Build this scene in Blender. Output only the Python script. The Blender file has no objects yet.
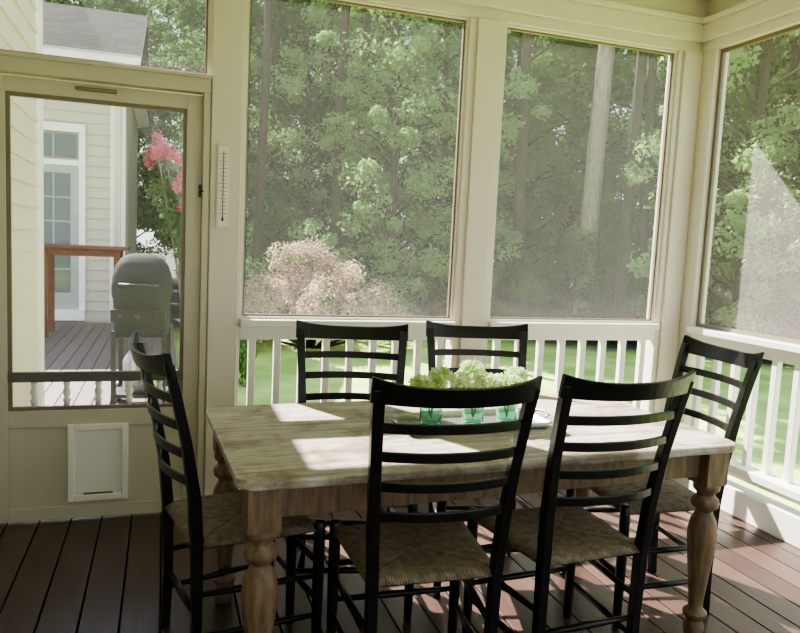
import bpy, math, random
import numpy as np
from mathutils import Matrix, Vector
random.seed(7); rng=np.random.default_rng(7)
SC=bpy.context.scene; COL=SC.collection

# ------------------------------------------------------------------ materials
def newmat(name):
    m=bpy.data.materials.new(name); m.use_nodes=True
    n=m.node_tree.nodes; l=m.node_tree.links
    return m,n,l,n['Principled BSDF']
def mat(name,col,rough=.5,var=.08,scale=6,bump=0,bscale=60,metal=0,spec=None,stretch=(1,1,1)):
    m,n,l,b=newmat(name)
    b.inputs['Roughness'].default_value=rough; b.inputs['Metallic'].default_value=metal
    if spec is not None: b.inputs['Specular IOR Level'].default_value=spec
    tc=n.new('ShaderNodeTexCoord'); mp=n.new('ShaderNodeMapping'); mp.inputs['Scale'].default_value=stretch
    l.new(tc.outputs['Object'],mp.inputs['Vector'])
    no=n.new('ShaderNodeTexNoise'); no.inputs['Scale'].default_value=scale; no.inputs['Detail'].default_value=5
    l.new(mp.outputs[0],no.inputs['Vector'])
    cr=n.new('ShaderNodeValToRGB')
    cr.color_ramp.elements[0].position=.3; cr.color_ramp.elements[1].position=.7
    cr.color_ramp.elements[0].color=(*[c*(1-var) for c in col],1)
    cr.color_ramp.elements[1].color=(*[min(1,c*(1+var)) for c in col],1)
    l.new(no.outputs['Fac'],cr.inputs[0]); l.new(cr.outputs[0],b.inputs['Base Color'])
    if bump>0:
        nb=n.new('ShaderNodeTexNoise'); nb.inputs['Scale'].default_value=bscale; nb.inputs['Detail'].default_value=4
        l.new(mp.outputs[0],nb.inputs['Vector'])
        bp=n.new('ShaderNodeBump'); bp.inputs['Strength'].default_value=bump; bp.inputs['Distance'].default_value=.01
        l.new(nb.outputs['Fac'],bp.inputs['Height']); l.new(bp.outputs[0],b.inputs['Normal'])
    return m
TRIM=mat('cream_paint',(.70,.645,.55),.45,.03,3,.05,40)
TRIMW=mat('white_paint',(.83,.80,.75),.45,.03,3,.05,40)
DOORM=mat('door_paint',(.56,.51,.415),.45,.03,3,.05,40)
CEIL=mat('ceiling_paint',(.75,.70,.60),.6,.03,3)
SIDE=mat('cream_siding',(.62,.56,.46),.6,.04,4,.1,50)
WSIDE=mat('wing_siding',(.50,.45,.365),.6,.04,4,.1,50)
FRAME=mat('bronze_screen_frame',(.22,.175,.13),.4,.05)
BLACK=mat('black_chair_paint',(.008,.007,.007),.30,.3,20,.08,80,spec=.4)
DARKG=mat('dark_gap',(.015,.012,.01),.9)
LEGW=mat('waxed_pine',(.21,.135,.08),.5,.4,9,.15,60,stretch=(6,6,1))
METAL=mat('galvanized_metal',(.36,.36,.36),.35,.15,30,metal=.8)
COVER=mat('grill_cover_grey',(.032,.034,.034),.8,.1,8,.3,20,spec=.1)
GRILLB=mat('grill_black',(.02,.02,.02),.4,.1)
REDW=mat('red_cedar',(.13,.038,.02),.5,.2,10,.1,40,spec=.2)
TRUNK=mat('bark',(.055,.043,.035),.9,.4,8,.8,14,spec=.1,stretch=(3,3,.6))
PINEB=mat('pale_bark',(.34,.29,.25),.9,.3,8,.8,14,stretch=(3,3,.6))
WHITEP=mat('white_plastic',(.80,.79,.74),.35,.02)
INK=mat('black_ink',(.02,.02,.02),.6,.0)
REDI=mat('red_ink',(.22,.03,.02),.5,.0)
def flap_mat():
    m,n,l,b=newmat('pet_flap_vinyl'); b.inputs['Base Color'].default_value=(.92,.90,.88,1); b.inputs['Roughness'].default_value=.3
    tr=n.new('ShaderNodeBsdfTranslucent'); tr.inputs[0].default_value=(.85,.87,.87,1); mx=n.new('ShaderNodeMixShader'); mx.inputs[0].default_value=.12
    l.new(b.outputs[0],mx.inputs[1]); l.new(tr.outputs[0],mx.inputs[2]); l.new(mx.outputs[0],n['Material Output'].inputs[0]); return m
FLAP=flap_mat()

def plank_floor(name,c1,c2,pw,rough,bumps=.25):
    m,n,l,b=newmat(name); b.inputs['Roughness'].default_value=rough
    tc=n.new('ShaderNodeTexCoord'); sx=n.new('ShaderNodeSeparateXYZ'); l.new(tc.outputs['Object'],sx.inputs[0])
    d=n.new('ShaderNodeMath'); d.operation='DIVIDE'; d.inputs[1].default_value=pw; l.new(sx.outputs[0],d.inputs[0])
    fl=n.new('ShaderNodeMath'); fl.operation='FLOOR'; l.new(d.outputs[0],fl.inputs[0])
    wn=n.new('ShaderNodeTexWhiteNoise'); wn.noise_dimensions='1D'; l.new(fl.outputs[0],wn.inputs['W'])
    mp=n.new('ShaderNodeMapping'); mp.inputs['Scale'].default_value=(30,1.5,30); l.new(tc.outputs['Object'],mp.inputs[0])
    no=n.new('ShaderNodeTexNoise'); no.inputs['Scale'].default_value=2.2; no.inputs['Detail'].default_value=6; l.new(mp.outputs[0],no.inputs['Vector'])
    a=n.new('ShaderNodeMath'); a.operation='MULTIPLY_ADD'; a.inputs[1].default_value=.45; l.new(wn.outputs['Value'],a.inputs[0])
    s=n.new('ShaderNodeMath'); s.operation='MULTIPLY'; s.inputs[1].default_value=.6; l.new(no.outputs['Fac'],s.inputs[0]); l.new(s.outputs[0],a.inputs[2])
    cr=n.new('ShaderNodeValToRGB'); cr.color_ramp.elements[0].color=(*c1,1); cr.color_ramp.elements[1].color=(*c2,1)
    cr.color_ramp.elements[0].position=.2; cr.color_ramp.elements[1].position=.8
    l.new(a.outputs[0],cr.inputs[0]); l.new(cr.outputs[0],b.inputs['Base Color'])
    bp=n.new('ShaderNodeBump'); bp.inputs['Strength'].default_value=bumps; bp.inputs['Distance'].default_value=.004
    l.new(no.outputs['Fac'],bp.inputs['Height']); l.new(bp.outputs[0],b.inputs['Normal'])
    return m
FLOORM=plank_floor('porch_decking',(.043,.023,.018),(.105,.060,.047),.14,.32)
DECKM=plank_floor('outdoor_decking',(.075,.05,.045),(.14,.10,.088),.14,.65)

def table_top_mat():
    m,n,l,b=newmat('weathered_table_top'); b.inputs['Roughness'].default_value=.40
    tc=n.new('ShaderNodeTexCoord'); sx=n.new('ShaderNodeSeparateXYZ'); l.new(tc.outputs['Object'],sx.inputs[0])
    mp=n.new('ShaderNodeMapping'); mp.inputs['Scale'].default_value=(1.2,16,16); l.new(tc.outputs['Object'],mp.inputs[0])
    no=n.new('ShaderNodeTexNoise'); no.inputs['Scale'].default_value=2.5; no.inputs['Detail'].default_value=7; no.inputs['Roughness'].default_value=.65; l.new(mp.outputs[0],no.inputs['Vector'])
    cr=n.new('ShaderNodeValToRGB'); e=cr.color_ramp.elements
    e[0].position=.28; e[0].color=(.19,.145,.12,1); e[1].position=.60; e[1].color=(.57,.515,.475,1)
    x=e.new(.42); x.color=(.43,.37,.325,1)
    l.new(no.outputs['Fac'],cr.inputs[0])
    n2=n.new('ShaderNodeTexNoise'); n2.inputs['Scale'].default_value=6; n2.inputs['Detail'].default_value=10; n2.inputs['Roughness'].default_value=.7; l.new(tc.outputs['Object'],n2.inputs['Vector'])
    c2=n.new('ShaderNodeValToRGB'); c2.color_ramp.elements[0].position=.38; c2.color_ramp.elements[0].color=(.52,.44,.37,1); c2.color_ramp.elements[1].position=.54; c2.color_ramp.elements[1].color=(1,1,1,1)
    l.new(n2.outputs['Fac'],c2.inputs[0])
    mx=n.new('ShaderNodeMixRGB'); mx.blend_type='MULTIPLY'; mx.inputs[0].default_value=1; l.new(cr.outputs[0],mx.inputs[1]); l.new(c2.outputs[0],mx.inputs[2])
    vo=n.new('ShaderNodeTexVoronoi'); vo.inputs['Scale'].default_value=9; l.new(tc.outputs['Object'],vo.inputs['Vector'])
    vg=n.new('ShaderNodeMath'); vg.operation='GREATER_THAN'; vg.inputs[1].default_value=.05; l.new(vo.outputs['Distance'],vg.inputs[0])
    m3=n.new('ShaderNodeMixRGB'); m3.inputs[1].default_value=(.14,.10,.07,1); l.new(vg.outputs[0],m3.inputs[0]); l.new(mx.outputs[0],m3.inputs[2])
    of=n.new('ShaderNodeMath'); of.operation='ADD'; of.inputs[1].default_value=.08; l.new(sx.outputs[1],of.inputs[0])
    d=n.new('ShaderNodeMath'); d.operation='DIVIDE'; d.inputs[1].default_value=.16; l.new(of.outputs[0],d.inputs[0])
    fr=n.new('ShaderNodeMath'); fr.operation='FRACT'; l.new(d.outputs[0],fr.inputs[0])
    lt=n.new('ShaderNodeMath'); lt.operation='GREATER_THAN'; lt.inputs[1].default_value=.022; l.new(fr.outputs[0],lt.inputs[0])
    m2=n.new('ShaderNodeMixRGB'); m2.inputs[1].default_value=(.10,.07,.05,1); l.new(lt.outputs[0],m2.inputs[0]); l.new(m3.outputs[0],m2.inputs[2])
    l.new(m2.outputs[0],b.inputs['Base Color'])
    ad=n.new('ShaderNodeMath'); ad.operation='MULTIPLY_ADD'; ad.inputs[1].default_value=.3; l.new(no.outputs['Fac'],ad.inputs[0]); l.new(lt.outputs[0],ad.inputs[2])
    bp=n.new('ShaderNodeBump'); bp.inputs['Strength'].default_value=.3; bp.inputs['Distance'].default_value=.004
    l.new(ad.outputs[0],bp.inputs['Height']); l.new(bp.outputs[0],b.inputs['Normal'])
    return m
TOPM=table_top_mat()

def rush_mat():
    m,n,l,b=newmat('woven_rush'); b.inputs['Roughness'].default_value=.75
    tc=n.new('ShaderNodeTexCoord'); sx=n.new('ShaderNodeSeparateXYZ'); l.new(tc.outputs['Object'],sx.inputs[0])
    def M(op,a,bv=None,c=None):
        x=n.new('ShaderNodeMath'); x.operation=op
        for i,v in enumerate((a,bv,c)):
            if v is None: continue
            if isinstance(v,(int,float)): x.inputs[i].default_value=v
            else: l.new(v,x.inputs[i])
        return x.outputs[0]
    ax=M('ABSOLUTE',M('DIVIDE',sx.outputs[0],.225)); ay=M('ABSOLUTE',M('DIVIDE',sx.outputs[1],.215))
    side=M('GREATER_THAN',ax,ay)
    wx=M('SINE',M('MULTIPLY',sx.outputs[0],760)); wy=M('SINE',M('MULTIPLY',sx.outputs[1],760))
    w=M('ADD',M('MULTIPLY',wy,side),M('MULTIPLY',wx,M('SUBTRACT',1.0,side)))
    diag=M('LESS_THAN',M('ABSOLUTE',M('SUBTRACT',ax,ay)),.03)
    w=M('SUBTRACT',w,M('MULTIPLY',diag,1.5))
    no=n.new('ShaderNodeTexNoise'); no.inputs['Scale'].default_value=35; l.new(tc.outputs['Object'],no.inputs['Vector'])
    f=M('ADD',M('MULTIPLY',w,.15),no.outputs['Fac'])
    cr=n.new('ShaderNodeValToRGB'); e=cr.color_ramp.elements
    e[0].position=.15; e[0].color=(.12,.085,.055,1); e[1].position=.8; e[1].color=(.36,.28,.20,1)
    l.new(f,cr.inputs[0]); l.new(cr.outputs[0],b.inputs['Base Color'])
    bp=n.new('ShaderNodeBump'); bp.inputs['Strength'].default_value=.6; bp.inputs['Distance'].default_value=.004
    l.new(w,bp.inputs['Height']); l.new(bp.outputs[0],b.inputs['Normal'])
    return m
RUSH=rush_mat()

def screen_mat(name,fac,dc):
    m=bpy.data.materials.new(name); m.use_nodes=True; n=m.node_tree.nodes; l=m.node_tree.links; n.clear()
    o=n.new('ShaderNodeOutputMaterial'); t=n.new('ShaderNodeBsdfTransparent'); d=n.new('ShaderNodeBsdfDiffuse'); tr=n.new('ShaderNodeBsdfTranslucent')
    d.inputs[0].default_value=(*dc,1); tr.inputs[0].default_value=(.45,.46,.45,1)
    a=n.new('ShaderNodeMixShader'); a.inputs[0].default_value=.11; l.new(d.outputs[0],a.inputs[1]); l.new(tr.outputs[0],a.inputs[2])
    b=n.new('ShaderNodeMixShader'); b.inputs[0].default_value=fac; l.new(t.outputs[0],b.inputs[1]); l.new(a.outputs[0],b.inputs[2])
    l.new(b.outputs[0],o.inputs[0]); return m
SCREEN=screen_mat('insect_screen_mesh',.225,(.58,.56,.55)); SCREEN_GLARE=screen_mat('insect_screen_mesh_glare',.27,(.70,.63,.60))  # right-wall copy of the mesh: paler and denser, sun glare put into its colour
def glass_mat(name,col,rough=.02,ior=1.45,tr=.9):
    m,n,l,b=newmat(name); b.inputs['Base Color'].default_value=(*col,1); b.inputs['Roughness'].default_value=rough
    b.inputs['Transmission Weight'].default_value=tr; b.inputs['IOR'].default_value=ior; return m
GREENG=glass_mat('green_glass',(.62,.97,.78),.02,1.25)
PANE=mat('window_pane',(.10,.12,.12),.08,.1)
def leaf_mat(name,c1,c2,tl=.45,scale=.8,rnd=.35,p0=.35,p1=.95):
    m=bpy.data.materials.new(name); m.use_nodes=True; n=m.node_tree.nodes; l=m.node_tree.links; n.clear()
    o=n.new('ShaderNodeOutputMaterial'); d=n.new('ShaderNodeBsdfDiffuse'); tr=n.new('ShaderNodeBsdfTranslucent'); mx=n.new('ShaderNodeMixShader')
    mx.inputs[0].default_value=tl
    ge=n.new('ShaderNodeNewGeometry'); no=n.new('ShaderNodeTexNoise'); no.inputs['Scale'].default_value=scale; no.inputs['Detail'].default_value=6
    l.new(ge.outputs['Position'],no.inputs['Vector'])
    oi=n.new('ShaderNodeObjectInfo'); ad=n.new('ShaderNodeMath'); ad.operation='MULTIPLY_ADD'; ad.inputs[1].default_value=rnd
    l.new(oi.outputs['Random'],ad.inputs[0]); l.new(no.outputs['Fac'],ad.inputs[2])
    cr=n.new('ShaderNodeValToRGB'); cr.color_ramp.elements[0].position=p0; cr.color_ramp.elements[1].position=p1
    cr.color_ramp.elements[0].color=(*c1,1); cr.color_ramp.elements[1].color=(*c2,1)
    l.new(ad.outputs[0],cr.inputs[0]); l.new(cr.outputs[0],d.inputs[0]); l.new(cr.outputs[0],tr.inputs[0])
    l.new(d.outputs[0],mx.inputs[1]); l.new(tr.outputs[0],mx.inputs[2]); l.new(mx.outputs[0],o.inputs[0]); return m
LEAF=leaf_mat('tree_leaves',(.016,.050,.018),(.11,.22,.055),.5)
LEAFB=leaf_mat('bright_leaves',(.12,.24,.07),(.32,.48,.18),.5)
SHRUBM=leaf_mat('shrub_leaves',(.20,.30,.10),(.80,.52,.46),.4,4,0,.36,.60)
PINK=leaf_mat('pink_blossom',(.85,.12,.26),(.98,.35,.48),.35,6)
HYD=leaf_mat('hydrangea_petals',(.40,.62,.18),(.90,.95,.70),.4,22,0,.35,.62)
HLEAF=leaf_mat('hydrangea_leaves',(.05,.16,.03),(.14,.34,.07),.3,20)

def ground_mat():
    m,n,l,b=newmat('lawn_grass'); b.inputs['Roughness'].default_value=.9
    ge=n.new('ShaderNodeNewGeometry')
    no=n.new('ShaderNodeTexNoise'); no.inputs['Scale'].default_value=1.2; no.inputs['Detail'].default_value=8; l.new(ge.outputs['Position'],no.inputs['Vector'])
    cr=n.new('ShaderNodeValToRGB'); cr.color_ramp.elements[0].position=.35; cr.color_ramp.elements[0].color=(.26,.42,.07,1); cr.color_ramp.elements[1].position=.65; cr.color_ramp.elements[1].color=(.48,.62,.18,1)
    l.new(no.outputs['Fac'],cr.inputs[0])
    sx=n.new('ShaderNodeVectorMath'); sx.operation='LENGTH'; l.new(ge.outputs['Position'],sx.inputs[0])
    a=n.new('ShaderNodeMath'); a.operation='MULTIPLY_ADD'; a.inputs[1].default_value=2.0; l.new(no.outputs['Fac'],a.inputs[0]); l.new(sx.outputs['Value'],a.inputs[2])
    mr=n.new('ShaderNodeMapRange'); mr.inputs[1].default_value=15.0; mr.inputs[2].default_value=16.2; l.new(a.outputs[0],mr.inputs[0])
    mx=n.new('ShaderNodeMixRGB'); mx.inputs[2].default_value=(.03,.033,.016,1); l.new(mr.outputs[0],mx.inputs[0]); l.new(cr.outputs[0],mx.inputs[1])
    l.new(mx.outputs[0],b.inputs['Base Color'])
    nb=n.new('ShaderNodeTexNoise'); nb.inputs['Scale'].default_value=40; l.new(ge.outputs['Position'],nb.inputs['Vector'])
    bp=n.new('ShaderNodeBump'); bp.inputs['Strength'].default_value=.6; bp.inputs['Distance'].default_value=.05; l.new(nb.outputs['Fac'],bp.inputs['Height']); l.new(bp.outputs[0],b.inputs['Normal'])
    return m
def shingle_mat():
    m,n,l,b=newmat('roof_shingles'); b.inputs['Roughness'].default_value=1.0; b.inputs['Specular IOR Level'].default_value=.05
    tc=n.new('ShaderNodeTexCoord'); br=n.new('ShaderNodeTexBrick')
    l.new(tc.outputs['UV'],br.inputs['Vector'])
    br.inputs['Color1'].default_value=(.040,.040,.040,1); br.inputs['Color2'].default_value=(.014,.014,.014,1); br.inputs['Mortar'].default_value=(.004,.004,.004,1)
    br.inputs['Scale'].default_value=1; br.inputs['Mortar Size'].default_value=.02; br.inputs['Brick Width'].default_value=.3; br.inputs['Row Height'].default_value=.15
    l.new(br.outputs['Color'],b.inputs['Base Color']); return m

# ------------------------------------------------------------------ mesh builder
class MB:
    def __init__(s): s.v=[]; s.f=[]; s.mi=[]; s.sm=[]
    def add(s,vs,fs,mi=0,sm=False):
        o=len(s.v); s.v+= [tuple(v) for v in vs]
        for f in fs: s.f.append(tuple(i+o for i in f)); s.mi.append(mi); s.sm.append(sm)
    def box(s,x0,x1,y0,y1,z0,z1,mi=0,M=None):
        vs=[(x0,y0,z0),(x1,y0,z0),(x1,y1,z0),(x0,y1,z0),(x0,y0,z1),(x1,y0,z1),(x1,y1,z1),(x0,y1,z1)]
        if M: vs=[tuple(M@Vector(v)) for v in vs]
        s.add(vs,[(0,3,2,1),(4,5,6,7),(0,1,5,4),(1,2,6,5),(2,3,7,6),(3,0,4,7)],mi)
    def lathe(s,prof,c=(0,0,0),n=24,mi=0,cap=True,axis='z'):
        vs=[];fs=[]
        for r,z in prof:
            for i in range(n):
                a=2*math.pi*i/n; p=(r*math.cos(a),r*math.sin(a),z)
                if axis=='x': p=(z,p[0],p[1])
                if axis=='y': p=(p[1],z,p[0])
                vs.append((p[0]+c[0],p[1]+c[1],p[2]+c[2]))
        for j in range(len(prof)-1):
            for i in range(n):
                k=(i+1)%n; fs.append((j*n+i,j*n+k,(j+1)*n+k,(j+1)*n+i))
        if cap: fs.append(tuple(range(n))[::-1]); fs.append(tuple((len(prof)-1)*n+i for i in range(n)))
        s.add(vs,fs,mi,True)
    def tube(s,pts,rad,n=10,mi=0):
        pts=[Vector(p) for p in pts]
        if not hasattr(rad,'__len__'): rad=[rad]*len(pts)
        vs=[];fs=[]
        for j,p in enumerate(pts):
            t=(pts[min(j+1,len(pts)-1)]-pts[max(j-1,0)]).normalized()
            up=Vector((0,0,1)) if abs(t.z)<.9 else Vector((1,0,0))
            a=t.cross(up).normalized(); b=t.cross(a).normalized()
            for i in range(n):
                th=2*math.pi*i/n; vs.append(p+rad[j]*(math.cos(th)*a+math.sin(th)*b))
        for j in range(len(pts)-1):
            for i in range(n):
                k=(i+1)%n; fs.append((j*n+i,j*n+k,(j+1)*n+k,(j+1)*n+i))
        fs.append(tuple(range(n))[::-1]); fs.append(tuple((len(pts)-1)*n+i for i in range(n)))
        s.add(vs,fs,mi,True)
    def rsweep(s,secs,mi=0,sm=False):
        vs=[p for q in secs for p in q]; n=len(secs[0]); fs=[]
        for j in range(len(secs)-1):
            for i in range(n):
                k=(i+1)%n; fs.append((j*n+i,j*n+k,(j+1)*n+k,(j+1)*n+i))
        fs.append(tuple(range(n))[::-1]); fs.append(tuple((len(secs)-1)*n+i for i in range(n)))
        s.add(vs,fs,mi,sm)
    def mesh(s,name,mats):
        me=bpy.data.meshes.new(name); me.from_pydata(s.v,[],s.f)
        for m in mats: me.materials.append(m)
        me.polygons.foreach_set('material_index',s.mi); me.polygons.foreach_set('use_smooth',s.sm)
        me.update(); return me
    def obj(s,name,mats,parent=None,bevel=0,loc=None):
        me=s.mesh(name,mats); o=bpy.data.objects.new(name,me); COL.objects.link(o)
        if parent: o.parent=parent
        if loc: o.location=loc
        import bmesh
        bm=bmesh.new(); bm.from_mesh(me); bmesh.ops.recalc_face_normals(bm,faces=bm.faces); bm.to_mesh(me); bm.free()
        if bevel>0:
            b=o.modifiers.new('bev','BEVEL'); b.width=bevel; b.segments=2; b.limit_method='ANGLE'; b.angle_limit=math.radians(50)
        return o
def empty(name,loc=(0,0,0),rz=0):
    e=bpy.data.objects.new(name,None); e.location=loc; e.rotation_euler=(0,0,rz); e.empty_display_size=.1; COL.objects.link(e); return e

# ------------------------------------------------------------------ dimensions
YB=3.62; XR=3.05; TH=.10; XL=-.82; YR=-2.6; ZC=3.02
ZS=1.004; ZT=2.643

def boards(name,x0,x1,y0,y1,z,m,pw=.14,gap=.007):
    b=MB(); x=math.floor(x0/pw)*pw
    while x<x1:
        a=max(x+gap/2,x0); c=min(x+pw-gap/2,x1)
        if c>a+.01: b.box(a,c,y0,y1,z-.03,z,0)
        x+=pw
    b.box(x0,x1,y0,y1,z-.10,z-.032,1)
    return b.obj(name,[m,DARKG],bevel=.002)
boards('floor',XL,XR+.12,YR-.1,YB+TH,0,FLOORM)
c=MB(); c.box(XL-.1,XR+.14,YR-.1,YB+TH,ZC,ZC+.12)
x=XL
while x<XR:
    c.box(x+.003,x+.117,YR,YB,ZC-.012,ZC); x+=.12
c.obj('ceiling',[CEIL])

w=MB()
w.box(.195,.364,YB,YB+TH,0,ZT)
w.box(XL,-.79,YB,YB+TH,0,ZT)
w.box(1.533,1.749,YB,YB+TH,0,ZT)
w.box(2.888,XR+TH,YB,YB+TH,0,ZT)
w.box(XL,XR+TH,YB,YB+TH,ZT,ZC)
w.box(.364,1.533,YB,YB+TH,0,.20); w.box(1.749,2.888,YB,YB+TH,0,.20)
w.obj('wall_back',[TRIM],bevel=.004)
t=MB()
t.box(.205,.35,YB-.018,YB,0.0,ZT)
t.box(1.575,1.707,YB-.018,YB,0,ZT)
t.box(2.92,XR,YB-.018,YB,0,ZT)
t.box(XL,XR,YB-.03,YB,2.70,2.80)
t.box(XL,XR,YB-.05,YB,2.80,2.83)
t.box(XL,XR,YB-.075,YB,2.95,3.01)
t.obj('trim_1',[TRIM],bevel=.004)
w=MB()
w.box(XR,XR+TH,3.50,YB,0,ZT)
w.box(XR,XR+TH,1.50,1.68,0,ZT); w.box(XR,XR+TH,-.50,-.32,0,ZT); w.box(XR,XR+TH,YR,YR+.15,0,ZT)
w.box(XR,XR+TH,YR,YB,ZT,ZC); w.box(XR,XR+TH,YR,YB,0,.14)
w.obj('wall_right',[TRIM],bevel=.004)
t=MB()
t.box(XR-.03,XR,YR,YB,2.70,2.80); t.box(XR-.05,XR,YR,YB,2.80,2.83); t.box(XR-.075,XR,YR,YB,2.95,3.01)
t.box(XR-.018,XR,1.53,1.65,0,ZT)
t.obj('trim_2',[TRIM],bevel=.004)
t=MB(); t.box(XR-.03,XR,YR,YB-.02,0,.15); t.box(XR-.05,XR+.06,YR,YB-.02,.24,.285)
t.obj('baseboard_right',[TRIMW],bevel=.005)
t=MB(); t.box(.364,1.533,YB-.03,YB,0,.15); t.box(1.749,2.888,YB-.03,YB,0,.15)
t.box(.364,1.533,YB-.045,YB+.06,.24,.285); t.box(1.749,2.888,YB-.045,YB+.06,.24,.285)
t.obj('baseboard_back',[TRIMW],bevel=.005)
w=MB(); w.box(XL,XR,YR-.1,YR,0,.9); w.box(XL,XR,YR-.1,YR,ZT,ZC)
for x in (XL,.5,1.8,XR-.1): w.box(x,x+.12,YR-.1,YR,.9,ZT)
w.obj('wall_rear',[TRIM],bevel=.004)
def siding(b,p0,p1,z0,z1,n,mi=0,lap=.14,th=.018):
    p0=Vector(p0);p1=Vector(p1);n=Vector(n); z=z0
    while z<z1-.001:
        zt=min(z+lap,z1)
        q=[p0+n*th+Vector((0,0,z)),p1+n*th+Vector((0,0,z)),p1+n*.003+Vector((0,0,zt)),p0+n*.003+Vector((0,0,zt)),
           p0+Vector((0,0,z)),p1+Vector((0,0,z))]
        b.add(q,[(0,1,2,3),(4,5,1,0)],mi); z+=lap
w=MB(); w.box(XL-.15,XL,YR-.1,5.35,-.5,3.4,0); siding(w,(XL,YR,0),(XL,5.26,0),0,3.4,(1,0,0))
w.box(XL-.17,XL+.03,5.26,5.40,-.5,3.4,1)
w.obj('wall_left',[SIDE,TRIMW])

def window_back(name,x0,x1,z0=ZS,z1=ZT):
    e=empty(name,(0,0,0)); y=YB+.035; m=MB(); fw=.022
    for a in ((x0,x0+fw,z0,z1),(x1-fw,x1,z0,z1),(x0+fw,x1-fw,z0,z0+fw),(x0+fw,x1-fw,z1-fw,z1)):
        m.box(a[0],a[1],y,y+.02,a[2],a[3],0)
    for a in ((x0,x0+.012,z0,z1),(x1-.012,x1,z0,z1),(x0+.012,x1-.012,z0,z0+.012),(x0+.012,x1-.012,z1-.012,z1)):
        m.box(a[0],a[1],y-.02,y,a[2],a[3],1)
    m.obj('frame',[FRAME,TRIM],e)
    s=MB(); s.add([(x0+.01,y+.012,z0+.01),(x1-.01,y+.012,z0+.01),(x1-.01,y+.012,z1-.01),(x0+.01,y+.012,z1-.01)],[(0,1,2,3)]); s.obj('screen',[SCREEN],e)
    return e
def window_right(name,y0,y1,z0=ZS,z1=ZT):
    e=empty(name,(0,0,0)); x=XR+.035; m=MB(); fw=.022
    for a in ((y0,y0+fw,z0,z1),(y1-fw,y1,z0,z1),(y0+fw,y1-fw,z0,z0+fw),(y0+fw,y1-fw,z1-fw,z1)):
        m.box(x,x+.02,a[0],a[1],a[2],a[3],0)
    m.obj('frame',[FRAME],e)
    s=MB(); s.add([(x+.012,y0+.01,z0+.01),(x+.012,y1-.01,z0+.01),(x+.012,y1-.01,z1-.01),(x+.012,y0+.01,z1-.01)],[(0,1,2,3)]); s.obj('screen',[SCREEN_GLARE],e)
window_back('window_1',.364,1.533); window_back('window_2',1.749,2.888)
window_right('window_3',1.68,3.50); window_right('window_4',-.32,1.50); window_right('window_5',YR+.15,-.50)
def railing(name,a0,a1,side):
    m=MB()
    def B(u0,u1,v0,v1,z0,z1):
        if side=='b': m.box(u0,u1,YB+v0,YB+v1,z0,z1)
        else: m.box(XR+v0,XR+v1,u0,u1,z0,z1)
    B(a0,a1,-.035,.09,ZS-.035,ZS-.001)
    B(a0,a1,.0,.05,ZS-.105,ZS-.035)
    B(a0,a1,.01,.05,.20,.24)
    n=max(2,round((a1-a0)/.135)); st=(a1-a0)/n
    for i in range(n):
        u=a0+st*(i+.5); B(u-.018,u+.018,.012,.048,.24,ZS-.105)
    return m.obj(name,[TRIMW],bevel=.003)
railing('porch_railing',.364,1.533,'b'); railing('porch_railing.001',1.749,2.888,'b')
railing('porch_railing.002',1.68,3.50,'r'); railing('porch_railing.003',-.32,1.50,'r')

# ------------------------------------------------------------------ screen door
d=empty('door_1',(0,0,0)); y0=YB+.02; y1=YB+.055
m=MB()
gx0,gx1,gz0,gz1=-.688,.093,.552,2.017
m.box(-.757,gx0,y0,y1,.012,2.085); m.box(gx1,.168,y0,y1,.012,2.085)
m.box(gx0,gx1,y0,y1,gz1,2.085); m.box(gx0,gx1,y0,y1,.47,gz0)
m.box(gx0,gx1,y0+.01,y1-.008,.012,.47)
m.box(gx0,gx1,y0,y1,.012,.075)
m.obj('door_panel',[DOORM],d,bevel=.003)
m=MB()
for a in ((gx0,gx0+.018,gz0,gz1),(gx1-.018,gx1,gz0,gz1),(gx0+.018,gx1-.018,gz0,gz0+.018),(gx0+.018,gx1-.018,gz1-.018,gz1)): m.box(a[0],a[1],y0+.008,y1-.008,a[2],a[3])
m.obj('screen_frame',[FRAME],d)
m=MB(); m.box(gx0,gx1,y0-.004,y1-.012,.690,.738,0)
m.obj('push_bar',[mat('bar_paint',(.13,.12,.11),.4)],d,bevel=.004)
m=MB()
for i in range(5):
    x=gx0+.11+i*.14
    m.lathe([(.014,.57),(.014,.59),(.020,.60),(.011,.612),(.019,.64),(.011,.665),(.016,.68),(.013,.69)],(x,(y0+y1)/2-.004,0),12)
m.obj('spindles',[TRIMW],d)
s=MB(); s.add([(gx0,y1-.006,gz0),(gx1,y1-.006,gz0),(gx1,y1-.006,gz1),(gx0,y1-.006,gz1)],[(0,1,2,3)]); s.obj('screen',[SCREEN],d)
m=MB(); m.box(.152,.166,y0-.012,y0,1.60,1.66); m.tube([(.158,y0-.012,1.63),(.158,y0-.028,1.63),(.175,y0-.03,1.628)],.004,8)
m.obj('latch',[GRILLB],d)
m=MB(); m.box(-.40,-.22,y0-.012,y0,2.05,2.068); m.obj('closer',[FRAME],d,bevel=.004)
m=MB(); px0,px1,pz0,pz1=-.433,-.160,.100,.482
m.box(px0,px0+.03,y0-.014,y0+.012,pz0,pz1); m.box(px1-.03,px1,y0-.014,y0+.012,pz0,pz1)
m.box(px0+.03,px1-.03,y0-.014,y0+.012,pz1-.03,pz1); m.box(px0+.03,px1-.03,y0-.014,y0+.012,pz0,pz0+.03)
m.obj('pet_door_frame',[TRIMW],d,bevel=.004)
m=MB(); m.box(px0+.03,px1-.03,y0-.002,y0+.003,pz0+.03,pz1-.03); m.box(px0+.07,px1-.07,y0-.006,y0,pz0+.031,pz0+.040,1)
m.obj('pet_flap',[FLAP,FRAME],d)
t=MB()
t.box(.168,.20,YB-.012,YB+TH,0,2.10); t.box(-.79,-.757,YB-.012,YB+TH,0,2.10); t.box(-.79,.20,YB-.016,YB+TH,2.095,2.175)
t.box(-.79,.20,YB-.03,YB,2.16,2.18)
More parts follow.
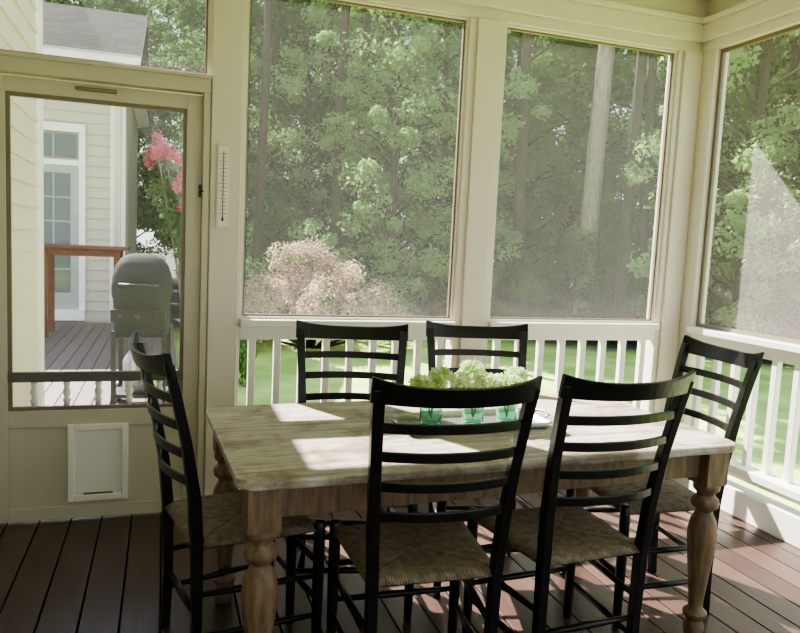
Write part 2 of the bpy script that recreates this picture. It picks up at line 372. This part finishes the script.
t.obj('trim_3',[DOORM],bevel=.004)
window_back('window_6',-.79,.195,2.175,ZT)

th=empty('wall_thermometer',(.265,YB-.018,1.655))
m=MB(); m.box(-.030,.030,-.012,0,-.205,.205,0); m.box(-.022,.022,-.0135,-.012,-.19,.19,1)
m.obj('body',[TRIM,WHITEP],th,bevel=.003)
m=MB(); m.tube([(0,-.0155,-.15),(0,-.0155,.17)],.0018,8,0); m.lathe([(.001,-.168),(.005,-.163),(.006,-.157),(.004,-.15),(.002,-.147)],(0,-.016,0),10,0)
for i in range(17):
    z=-.13+i*.018; L=.012 if i%2==0 else .007
    m.box(.005,.005+L,-.0142,-.0136,z,z+.0025,1); m.box(-.005-L,-.005,-.0142,-.0136,z,z+.0025,1)
m.obj('tube_and_scale',[REDI,INK],th)

# ------------------------------------------------------------------ table
tb=empty('farmhouse_dining_table',(.195,1.872,0),math.radians(2.8))
L,W=1.80,.90
def rrect(x0,x1,y0,y1,r,n=8):
    p=[]
    for cx,cy,a0 in ((x1-r,y0+r,-90),(x1-r,y1-r,0),(x0+r,y1-r,90),(x0+r,y0+r,180)):
        for i in range(n+1):
            a=math.radians(a0+90*i/n); p.append((cx+r*math.cos(a),cy+r*math.sin(a)))
    return p
P=rrect(0,L,0,W,.07); n=len(P)
m=MB(); m.add([(x,y,.732) for x,y in P]+[(x,y,.760) for x,y in P],[tuple(range(n))[::-1],tuple(range(n,2*n))]+[(i,(i+1)%n,(i+1)%n+n,i+n) for i in range(n)])
m.obj('table_top',[TOPM],tb,bevel=.006)
m=MB(); i0=.065
m.box(i0,L-i0,i0+.01,i0+.032,.625,.732); m.box(i0,L-i0,W-i0-.032,W-i0-.01,.625,.732); m.box(i0+.01,i0+.032,i0,W-i0,.625,.732); m.box(L-i0-.032,L-i0-.01,i0,W-i0,.625,.732)
m.obj('apron',[LEGW],tb,bevel=.002)
prof=[(.026,0),(.034,.015),(.038,.045),(.028,.07),(.042,.085),(.044,.10),(.026,.118),(.026,.14),(.032,.20),(.041,.28),(.050,.36),(.053,.41),(.046,.455),(.031,.485),(.029,.495),(.046,.51),(.050,.525),(.046,.54),(.033,.552),(.033,.562),(.046,.575),(.048,.59),(.044,.60)]
k=0
for lx in (.08,L-.08):
    for ly in (.08,W-.08):
        k+=1; m=MB(); m.lathe(prof,(lx,ly,0),28); m.box(lx-.048,lx+.048,ly-.048,ly+.048,.598,.732)
        m.obj('leg_%d'%k,[LEGW],tb,bevel=.002)

# ------------------------------------------------------------------ chairs
BP=[(0,.185,-.205),(.20,.187,-.196),(.46,.190,-.200),(.62,.198,-.213),(.80,.208,-.243),(.95,.217,-.278),(1.04,.222,-.302)]
def bp(z):
    for (a,b,c),(a2,b2,c2) in zip(BP,BP[1:]):
        if z<=a2:
            t=(z-a)/(a2-a); return b+(b2-b)*t,c+(c2-c)*t
    return BP[-1][1:]
def make_chair_meshes():
    out={}
    m=MB()
    for sgn in (-1,1):
        secs=[]
        for z,x,y in BP:
            hw=.0165 if z>.1 else .014; hd=.0185 if .3<z<.7 else .015
            X=sgn*x; secs.append([(X-hw,y-hd,z),(X+hw,y-hd,z),(X+hw,y+hd,z),(X-hw,y+hd,z)])
        m.rsweep(secs)
    out['back_posts']=(m,[BLACK],.003)
    m=MB()
    for sgn in (-1,1):
        m.lathe([(.013,0),(.016,.03),(.019,.20),(.020,.40),(.020,.475),(.015,.483)],(sgn*.222,.205,0),14)
    out['front_legs']=(m,[BLACK],0)
    m=MB()
    for z in (.665,.755,.845,.930):
        x,y=bp(z); secs=[]
        for i in range(13):
            u=-1+2*i/12; X=u*x; Y=y-.042*(1-u*u); h=.0145
            secs.append([(X,Y-.006,z-h),(X,Y+.006,z-h),(X,Y+.004,z+h),(X,Y-.008,z+h)])
        m.rsweep(secs)
    x,y=bp(1.0); secs=[]
    for i in range(17):
        u=-1+2*i/16; X=u*(x+.022); Y=y-.045*(1-u*u); zb=.994+.008*u*u; zt=1.050+.026*abs(u)**3
        secs.append([(X,Y-.008,zb),(X,Y+.009,zb),(X,Y-.008,zt),(X,Y-.026,zt)])
    m.rsweep(secs)
    out['slats']=(m,[BLACK],.003)
    m=MB(); N=18; T=[];B=[]
    for j in range(N+1):
        for i in range(N+1):
            u=-1+2*i/N; v=-1+2*j/N; hx=.205+(.238-.205)*(v+1)/2; X=u*hx; Y=v*.215
            e=math.sqrt(max(0,(1-abs(u)**8)*(1-abs(v)**8))); dish=.012*(1-u*u)*(1-v*v)
            T.append((X,Y,.452+.023*e-dish)); B.append((X,Y,.452-.020*e))
    n1=(N+1)**2; fs=[]
    for j in range(N):
        for i in range(N):
            a=j*(N+1)+i; fs.append((a,a+1,a+N+2,a+N+1)); fs.append((n1+a,n1+a+N+1,n1+a+N+2,n1+a+1))
    per=[i for i in range(N+1)]+[j*(N+1)+N for j in range(1,N+1)]+[N*(N+1)+i for i in range(N-1,-1,-1)]+[j*(N+1) for j in range(N-1,0,-1)]
    for a,b in zip(per,per[1:]+per[:1]): fs.append((a,b,b+n1,a+n1))
    m.add(T+B,fs,0,True)
    out['rush_seat']=(m,[RUSH],0)
    m=MB()
    for sgn in (-1,1):
        for z in (.15,.29): m.tube([(sgn*.187,-.197,z),(sgn*.206,0,z),(sgn*.222,.205,z)],[.009,.0125,.009],10)
    for z in (.20,.33): m.tube([(-.222,.205,z),(0,.205,z),(.222,.205,z)],[.009,.0125,.009],10)
    m.tube([(-.187,-.197,.22),(0,-.197,.22),(.187,-.197,.22)],[.009,.0125,.009],10)
    out['stretchers']=(m,[BLACK],0)
    return out
CM=None
import bmesh
def chair(A,B,push=0):
    global CM
    if CM is None:
        CM={}
        for k,(m,mats,bv) in make_chair_meshes().items():
            me=m.mesh('chair_'+k,mats); bm=bmesh.new(); bm.from_mesh(me); bmesh.ops.recalc_face_normals(bm,faces=bm.faces); bm.to_mesh(me); bm.free(); CM[k]=(me,bv)
    A=Vector((*A,0));B=Vector((*B,0)); lat=(B-A).normalized(); fwd=Vector((-lat.y,lat.x,0)); mid=(A+B)/2
    loc=mid+fwd*(.305+push); rz=math.atan2(lat.y,lat.x)
    e=empty('dining_chair',loc,rz)
    for k,(me,bv) in CM.items():
        o=bpy.data.objects.new(k,me); COL.objects.link(o); o.parent=e
        if bv:
            b=o.modifiers.new('b','BEVEL'); b.width=bv; b.segments=2; b.limit_method='ANGLE'; b.angle_limit=math.radians(40)
    return e
chair((-.092,2.585),(.013,2.126))
chair((1.008,2.893),(.541,2.986))
chair((1.616,2.94),(1.155,3.035))
chair((.524,1.735),(.989,1.713))
chair((1.088,1.735),(1.558,1.765))
chair((2.165,2.098),(2.212,2.565))

# ------------------------------------------------------------------ tray, jars, hydrangeas
tr=empty('serving_tray',(1.09,2.36,.761),math.radians(3))
m=MB(); P=rrect(-.29,.29,-.115,.115,.03,5); n=len(P); P2=rrect(-.275,.275,-.10,.10,.02,5)
m.add([(x,y,0) for x,y in P2]+[(x,y,.004) for x,y in P2],[tuple(range(n))[::-1],tuple(range(n,2*n))]+[(i,(i+1)%n,(i+1)%n+n,i+n) for i in range(n)])
m.add([(x,y,.001) for x,y in P2]+[(x,y,.026) for x,y in P]+[(x*1.02,y*1.05,.026) for x,y in P]+[(x*1.01,y*1.03,-0.0) for x,y in P2],[(i,(i+1)%n,(i+1)%n+n,i+n) for i in range(n)]+[(n+i,n+(i+1)%n,2*n+(i+1)%n,2*n+i) for i in range(n)]+[(2*n+i,2*n+(i+1)%n,3*n+(i+1)%n,3*n+i) for i in range(n)],0,True)
for s_ in (-1,1): m.tube([(s_*.29,-.05,.024),(s_*.315,-.04,.035),(s_*.32,0,.038),(s_*.315,.04,.035),(s_*.29,.05,.024)],.005,8)
m.obj('tray',[METAL],tr)
def petals_mesh(c,r,nf,sz,b,mi,squash=.8):
    for i in range(nf):
        z=1-2*(i+.5)/nf; ph=i*2.39996; q=math.sqrt(max(0,1-z*z)); nrm=Vector((q*math.cos(ph),q*math.sin(ph),z))
        if z<-.55: continue
        p=Vector(c)+Vector((nrm.x*r,nrm.y*r,nrm.z*r*squash))*random.uniform(.88,1.1)
        nrm=(nrm+Vector((random.uniform(-.5,.5),random.uniform(-.5,.5),random.uniform(-.3,.5)))).normalized()
        t=nrm.orthogonal().normalized(); t.rotate(Matrix.Rotation(random.random()*6,3,nrm)); u=nrm.cross(t)
        for k in range(4):
            a=k*math.pi/2; d1=(math.cos(a)*t+math.sin(a)*u); d2=(-math.sin(a)*t+math.cos(a)*u)
            b.add([p,p+d1*sz*.6+d2*sz*.4+nrm*.002,p+d1*sz+nrm*.004,p+d1*sz*.6-d2*sz*.4+nrm*.002],[(0,1,2,3)],mi)
for k,(jx,jy) in enumerate(((.935,2.375),(1.10,2.365),(1.235,2.355))):
    e=empty('hydrangea_jar',(jx,jy,.766))
    m=MB(); m.lathe([(.034,0),(.039,.004),(.041,.012),(.041,.066),(.037,.077),(.033,.082),(.033,.094),(.036,.096),(.033,.098),(.030,.094),(.030,.082),(.037,.066),(.037,.012),(.030,.008)],(0,0,0),24); m.obj('glass_jar',[GREENG],e)
    m=MB()
    heads=[(-.045,-.01,.150,.040),(.04,.02,.172,.042),(0,-.04,.155,.036)] if k!=1 else [(-.045,.0,.165,.040),(.045,-.02,.155,.040),(0,.03,.195,.042)]
    for hx,hy,hz,r in heads:
        m.lathe([(r*.2,-r*.5),(r*.6,-r*.3),(r*.7,0),(r*.55,r*.3),(r*.1,r*.5)],(hx,hy,hz),12,1); petals_mesh((hx,hy,hz),r,95,.0135,m,0)
        m.tube([(0,0,.02),(hx*.3,hy*.3,.08),(hx,hy,hz-.02)],.003,6,1)
    for i in range(6):
        a=i*1.05+k; d1=Vector((math.cos(a),math.sin(a),.15)); s1=Vector((-math.sin(a),math.cos(a),0)); b0=Vector((0,0,.105))
        m.add([b0,b0+d1*.04+s1*.020+Vector((0,0,.012)),b0+d1*.075,b0+d1*.04-s1*.020+Vector((0,0,.012))],[(0,1,2,3)],1)
    m.obj('hydrangea_blooms',[HYD,HLEAF],e)

# ------------------------------------------------------------------ outside
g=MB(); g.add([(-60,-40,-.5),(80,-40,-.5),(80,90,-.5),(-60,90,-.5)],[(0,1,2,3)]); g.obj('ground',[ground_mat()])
boards('outdoor_deck',-.77,.14,YB+TH+.01,5.45,-.02,DECKM)
boards('outdoor_deck.001',-4.06,.14,5.455,11.78,-.02,DECKM)
h=MB(); wy=12.0
siding(h,(-5,wy,0),(-.64,wy,0),-.5,3.95,(0,-1,0),0,.16,.02)
h.box(-5,-.64,wy,wy+.15,-.5,3.95,0); h.box(-.82,-.60,wy-.04,wy+.1,-.5,3.95,1); h.box(-.74,-.64,wy,18,-.5,3.95,0)
h.box(-5,-.40,wy-.42,wy,3.86,3.93,1); h.box(-5,-.38,wy-.46,wy-.42,3.84,4.0,1)
h.box(-.64,-.40,wy-.42,18,3.86,3.93,1)
h.box(-5,-.62,wy-.05,wy,3.66,3.86,1)
h.tube([(-.70,wy-.44,3.86),(-.70,wy-.44,3.75),(-.70,wy-.10,3.55),(-.70,wy-.10,-.02)],.045,8,1)
h.add([(-.64,wy-.4,3.95),(-.64,18.6,3.95),(-.64,15.3,5.6)],[(0,1,2)],0)
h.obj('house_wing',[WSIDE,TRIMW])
r=MB(); r.add([(-6,wy-.48,3.98),(-.38,wy-.48,3.98),(-.38,15.3,5.62),(-6,15.3,5.62),(-6,19,3.98),(-.38,19,3.98)],[(0,1,2,3),(3,2,5,4)])
r.box(-.42,-.385,0,3.62,-.02,.10,1,Matrix.Translation((0,wy-.48,3.86))@Matrix.Rotation(math.atan2(1.64,3.78),4,'X')@Matrix.Diagonal((1,1.13,1,1)))
ro=r.obj('house_roof',[shingle_mat(),TRIMW])
uv=ro.data.uv_layers.new(name='UVMap')
for lp in ro.data.loops:
    v=ro.data.vertices[lp.vertex_index].co; uv.data[lp.index].uv=(v.x,math.hypot(v.y-wy,(v.z-3.98)))
f=empty('door_2',(0,0,0)); m=MB(); dx0,dx1=-2.20,-1.26; dy=wy-.03
m.box(dx0-.09,dx0,dy-.03,dy,.12,2.95,0); m.box(dx1,dx1+.09,dy-.03,dy,.12,2.95,0); m.box(dx0-.09,dx1+.09,dy-.04,dy,2.86,2.98,0); m.box(dx0,dx1,dy-.03,dy,2.36,2.44,0)
m.box(dx0-.09,dx1+.09,dy-.12,dy,.0,.16,0)
m.box(dx0,dx1,dy-.015,dy+.005,.16,2.36,2)
m.box(dx0+.12,dx1-.12,dy-.02,dy,.42,2.24,1); m.box(dx0+.04,dx1-.04,dy-.02,dy,2.48,2.82,1)
for i in range(1,3):
    x=dx0+.12+(dx1-dx0-.24)*i/3; m.box(x-.01,x+.01,dy-.026,dy,.42,2.24,2); m.box(x-.01,x+.01,dy-.026,dy,2.48,2.82,2)
for i in range(1,5):
    z=.42+1.82*i/5; m.box(dx0+.12,dx1-.12,dy-.026,dy,z-.01,z+.01,2)
m.obj('french_door',[TRIMW,PANE,mat('grey_door_paint',(.34,.36,.33),.5)],f)
pt=empty('patio_bar_table',(-1.06,10.4,-.02)); m=MB()
m.box(-.60,.60,-.40,.40,1.17,1.21)
for a in (-.42,.46):
    for b_ in (-.32,.32): m.box(a-.04,a+.04,b_-.04,b_+.04,0,1.17)
m.box(-.46,.5,-.33,-.30,1.08,1.17); m.box(-.46,.5,.30,.33,1.08,1.17); m.box(-.43,-.41,-.32,.32,1.08,1.17); m.box(.45,.47,-.32,.32,1.08,1.17)
m.obj('table_frame',[REDW],pt,bevel=.006)
gr=empty('gas_grill',(-.17,6.15,-.02),math.radians(-6))
m=MB(); secs=[]
for z,hx,hy in ((.60,.205,.225),(.66,.212,.235),(.80,.212,.235),(.90,.216,.235),(.92,.225,.245),(.99,.228,.245),(1.08,.220,.225),(1.16,.198,.185),(1.22,.160,.13),(1.25,.11,.08),(1.26,.06,.03)):
    ring=[]
    for i in range(32):
        a=2*math.pi*i/32; ca,sa=math.cos(a),math.sin(a); e=.55
        ring.append((math.copysign(abs(ca)**e,ca)*hx,math.copysign(abs(sa)**e,sa)*hy,z))
    secs.append(ring)
m.rsweep(secs,0,True)
m.obj('hood_and_cover',[COVER],gr)
m=MB()
for a in (-.19,.19):
    for b_ in (-.18,.18): m.box(a-.018,a+.018,b_-.018,b_+.018,.08,.64)
m.box(-.21,.21,-.20,.20,.10,.13)
m.tube([(-.14,-.22,1.02),(-.14,-.28,1.02),(.14,-.28,1.02),(.14,-.22,1.02)],.011,8,0)
m.box(-.205,.205,-.252,-.225,.72,.82)
for a in (-.13,0,.13): m.lathe([(.022,-.25),(.022,-.275),(.016,-.28)],(a,0,.77),12,0,axis='y')
for a in (-.21,.21): m.lathe([(.02,-.02),(.085,-.02),(.085,.02),(.02,.02)],(a,.18,.085),18,0,axis='x')
m.box(-.21,-.17,-.20,-.16,0,.1); m.box(.17,.21,-.20,-.16,0,.1)
m.lathe([(.12,.13),(.15,.16),(.15,.38),(.10,.46),(.04,.48),(.04,.52)],(0,0,0),20,1)
m.obj('cart',[GRILLB,METAL],gr)

# ------------------------------------------------------------------ vegetation
def leaves_np(centers,radii,count,size,flat=.75,pw=.45):
    k=len(centers); idx=rng.integers(0,k,count)
    d=rng.normal(size=(count,3)); d/=np.linalg.norm(d,axis=1)[:,None]
    rr=radii[idx]*(rng.random(count)**pw); p=centers[idx]+d*rr[:,None]*np.array([1,1,flat])
    nrm=d*.6+rng.normal(size=(count,3))*.55+np.array([0,0,.5]); nrm/=np.linalg.norm(nrm,axis=1)[:,None]
    t=np.cross(nrm,rng.normal(size=(count,3))); t/=np.linalg.norm(t,axis=1)[:,None]; b=np.cross(nrm,t)
    s=size*(.6+.8*rng.random(count))[:,None]
    return np.stack([p-t*s*.5,p+b*s*.28,p+t*s*.5,p-b*s*.28],1).reshape(-1,3)
def veg_mesh(name,V,tb,mats,leafmi):
    nv=len(V); nt=len(tb.v); me=bpy.data.meshes.new(name)
    allv=np.concatenate([V,np.array(tb.v).reshape(-1,3)]) if nt else V
    nq=nv//4; loops=list(range(nv)); starts=[4*i for i in range(nq)]
    tl=[];ts=[];off=nv
    for f in tb.f: ts.append(off+len(tl)); tl+= [i+nv for i in f]
    me.vertices.add(len(allv)); me.vertices.foreach_set('co',allv.astype(np.float32).ravel())
    me.loops.add(nv+len(tl)); me.loops.foreach_set('vertex_index',loops+tl)
    me.polygons.add(nq+len(tb.f)); me.polygons.foreach_set('loop_start',starts+ts)
    for m in mats: me.materials.append(m)
    me.polygons.foreach_set('material_index',(leafmi if hasattr(leafmi,'__len__') else [leafmi]*nq)+tb.mi)
    me.update(calc_edges=True); me.validate(); return me
def tree_mesh(name,H,R,zlow,nl,ls,leafm,tr_r,ncl=26,bark=TRUNK,cr=(.20,.34),sat=2):
    cs=[];rs=[]; b=MB()
    lean=[(0,0,-.1),(random.uniform(-.15,.15),random.uniform(-.15,.15),H*.4),(random.uniform(-.3,.3),random.uniform(-.3,.3),H*.93)]
    b.tube(lean,[tr_r,tr_r*.75,tr_r*.2],9,1)
    for i in range(ncl):
        u=(i+.5)/ncl; z=zlow+(H-zlow)*u+random.uniform(-.35,.35); w=R*math.sin(math.pi*min(1,max(.12,(.18+.8*u))))**.7
        a=i*2.4+random.uniform(-.4,.4); r=w*random.uniform(.35,1.0)
        c=(r*math.cos(a),r*math.sin(a),z); cs.append(c); rs.append(random.uniform(*cr)*R)
        b.tube([(0,0,max(.4,z-r*.5)),(c[0]*.5,c[1]*.5,z-r*.12),c],[tr_r*.3,tr_r*.18,.012],5,1)
        for q in range(sat):
            cs.append((c[0]+random.uniform(-.7,.7),c[1]+random.uniform(-.7,.7),z+random.uniform(-.6,.5))); rs.append(random.uniform(.08,.16)*R)
    V=leaves_np(np.array(cs),np.array(rs),nl,ls,.72,.5)
    return veg_mesh(name,V,b,[leafm,bark],0)
def place(name,me,x,y,s=1,rz=None,z=-.5,sz=None):
    o=bpy.data.objects.new(name,me); COL.objects.link(o); o.location=(x,y,z); o.scale=(s,s,sz or s); o.rotation_euler=(0,0,random.random()*6.28 if rz is None else rz); return o
TV=[tree_mesh('tree_a',11,2.6,1.0,24000,.13,LEAF,.16,46,cr=(.18,.31)),tree_mesh('tree_b',12,3.0,1.6,26000,.14,LEAF,.18,48,cr=(.18,.31)),tree_mesh('tree_c',9.5,2.4,.4,21000,.125,LEAF,.13,42,cr=(.18,.31))]
TB=[tree_mesh('tree_d',8.5,2.2,.5,22000,.105,LEAFB,.12,50,cr=(.16,.28)),tree_mesh('tree_e',9.5,2.5,.9,23000,.11,LEAFB,.13,50,cr=(.16,.28))]
PV=tree_mesh('pine_a',19,2.6,11,9000,.22,LEAF,.19,20,PINEB)
PV2=tree_mesh('pine_b',17,2.2,10,8000,.22,LEAF,.13,18,TRUNK)
BV=tree_mesh('bush_a',2.4,1.5,.2,9000,.10,LEAF,.04,26,sat=0)
def pol(az,r): a=math.radians(az); return r*math.sin(a),r*math.cos(a)
for ring,(r0,r1,st,sc) in enumerate(((19,21.5,5.6,.95),(24,28,5.0,1.05),(31,36,4.6,1.25))):
    az=-22
    while az<78:
        a=az+random.uniform(-1.6,1.6); r=random.uniform(r0,r1); x,y=pol(a,r)
        if not (x<1.9 and y<22.5): place('deciduous_tree',random.choice(TV),x,y,sc*random.uniform(.88,1.15))
        az+=st
for az,r,i in ((17.5,15.6,0),(21.2,16.4,1),(12.0,19,1),(44,15.5,1),(50,16,0),(5.5,20.5,0)):
    x,y=pol(az,r); place('deciduous_tree',TB[i],x,y,random.uniform(.85,1.0))
az=-10
while az<66:
    x,y=pol(az+random.uniform(-1,1),random.uniform(16,17.6))
    if x>1.3: place('woodland_bush',BV,x,y,random.uniform(.6,1.0))
    az+=3.8
place('pine_tree',PV,9.05,14.0,1.2,z=-.5)
for az,r in ((6.8,16.2),(8.4,18.5),(13.0,16.0),(14.7,18.2),(24.3,15.8),(27.8,16.2),(35.8,15.6),(37.3,16.4),(39.2,16),(46,17),(51,17)):
    x,y=pol(az,r); place('pine_tree',PV2,x,y,random.uniform(.85,1.1))
cs=[];rs=[]
for i in range(60):
    a=random.random()*6.28; r=math.sqrt(random.random()); z=.25+1.45*(1-r*r)**.5*random.uniform(.5,1)
    cs.append((1.65*r*math.cos(a),1.0*r*math.sin(a),z)); rs.append(.30)
b=MB()
for c_ in cs[:20]: b.tube([(c_[0]*.1,c_[1]*.1,0),c_],[.03,.01],5,1)
place('rounded_shrub',veg_mesh('shrub',leaves_np(np.array(cs),np.array(rs),30000,.06,.9),b,[SHRUBM,TRUNK],0),2.5,12.3,1,0)
sv=veg_mesh('small_shrub',leaves_np(np.array(cs)*.30,np.array(rs)*.42,6000,.05,.9),MB(),[LEAFB,TRUNK],0)
place('deck_shrub',sv,.70,9.2,.9,sz=1.8)
b=MB(); cs=[];rs=[];pc=[];pr_=[]
for i in range(11):
    a=i*.6+.2; R_=random.uniform(.25,.85); top=(R_*math.cos(a),R_*math.sin(a)*.8,random.uniform(2.2,3.5))
    b.tube([(.05*math.cos(a),.05*math.sin(a),0),(top[0]*.4,top[1]*.4,1.3),top],[.035,.025,.01],6,2)
    for k in range(4): cs.append((top[0]*random.uniform(.6,1.1),top[1]*random.uniform(.6,1.1),top[2]-random.uniform(.1,1.1))); rs.append(.22)
    for k in range(3): pc.append((top[0]+random.uniform(-.15,.15),top[1]+random.uniform(-.15,.15),top[2]+random.uniform(-.2,.2))); pr_.append(.12)
V1=leaves_np(np.array(cs),np.array(rs),4000,.08,1); V2=leaves_np(np.array(pc),np.array(pr_),6500,.05,1.2)
place('crape_myrtle',veg_mesh('crape_myrtle',np.concatenate([V1,V2]),b,[LEAFB,PINK,PINEB],[0]*4000+[1]*6500),.45,13.6,1.0,0)

# ------------------------------------------------------------------ light
sun=bpy.data.lights.new('sun','SUN'); sun.energy=26; sun.angle=math.radians(.53); sun.color=(1,.96,.88)
so=bpy.data.objects.new('sun',sun); COL.objects.link(so); dv=Vector((.5,-1,-1.07)); so.rotation_euler=dv.to_track_quat('-Z','Y').to_euler()
W_=bpy.data.worlds.new('sky'); SC.world=W_; W_.use_nodes=True; n=W_.node_tree.nodes; l=W_.node_tree.links
bg=n['Background']; tc=n.new('ShaderNodeTexCoord'); sx=n.new('ShaderNodeSeparateXYZ'); l.new(tc.outputs['Generated'],sx.inputs[0])
cr=n.new('ShaderNodeValToRGB'); cr.color_ramp.elements[0].position=0; cr.color_ramp.elements[0].color=(.92,.95,1,1); cr.color_ramp.elements[1].position=.8; cr.color_ramp.elements[1].color=(.60,.74,1,1)
l.new(sx.outputs[2],cr.inputs[0]); l.new(cr.outputs[0],bg.inputs[0]); bg.inputs[1].default_value=2.1

# ------------------------------------------------------------------ camera
F=Vector((.3167,.9429,-.1029)).normalized(); R_=Vector((.9484,-.3134,.0475)); R_=(R_-F*R_.dot(F)).normalized(); U=R_.cross(F)
cd=bpy.data.cameras.new('camera'); cam=bpy.data.objects.new('camera',cd); COL.objects.link(cam); SC.camera=cam
cd.sensor_width=36; cd.lens=706.4/800*36; cd.clip_start=.05; cd.clip_end=300
cam.matrix_world=Matrix(((R_.x,U.x,-F.x,0),(R_.y,U.y,-F.y,0),(R_.z,U.z,-F.z,1.422),(0,0,0,1)))
SC.view_settings.view_transform='AgX'; SC.view_settings.look='AgX - Medium High Contrast'; SC.view_settings.exposure=.32
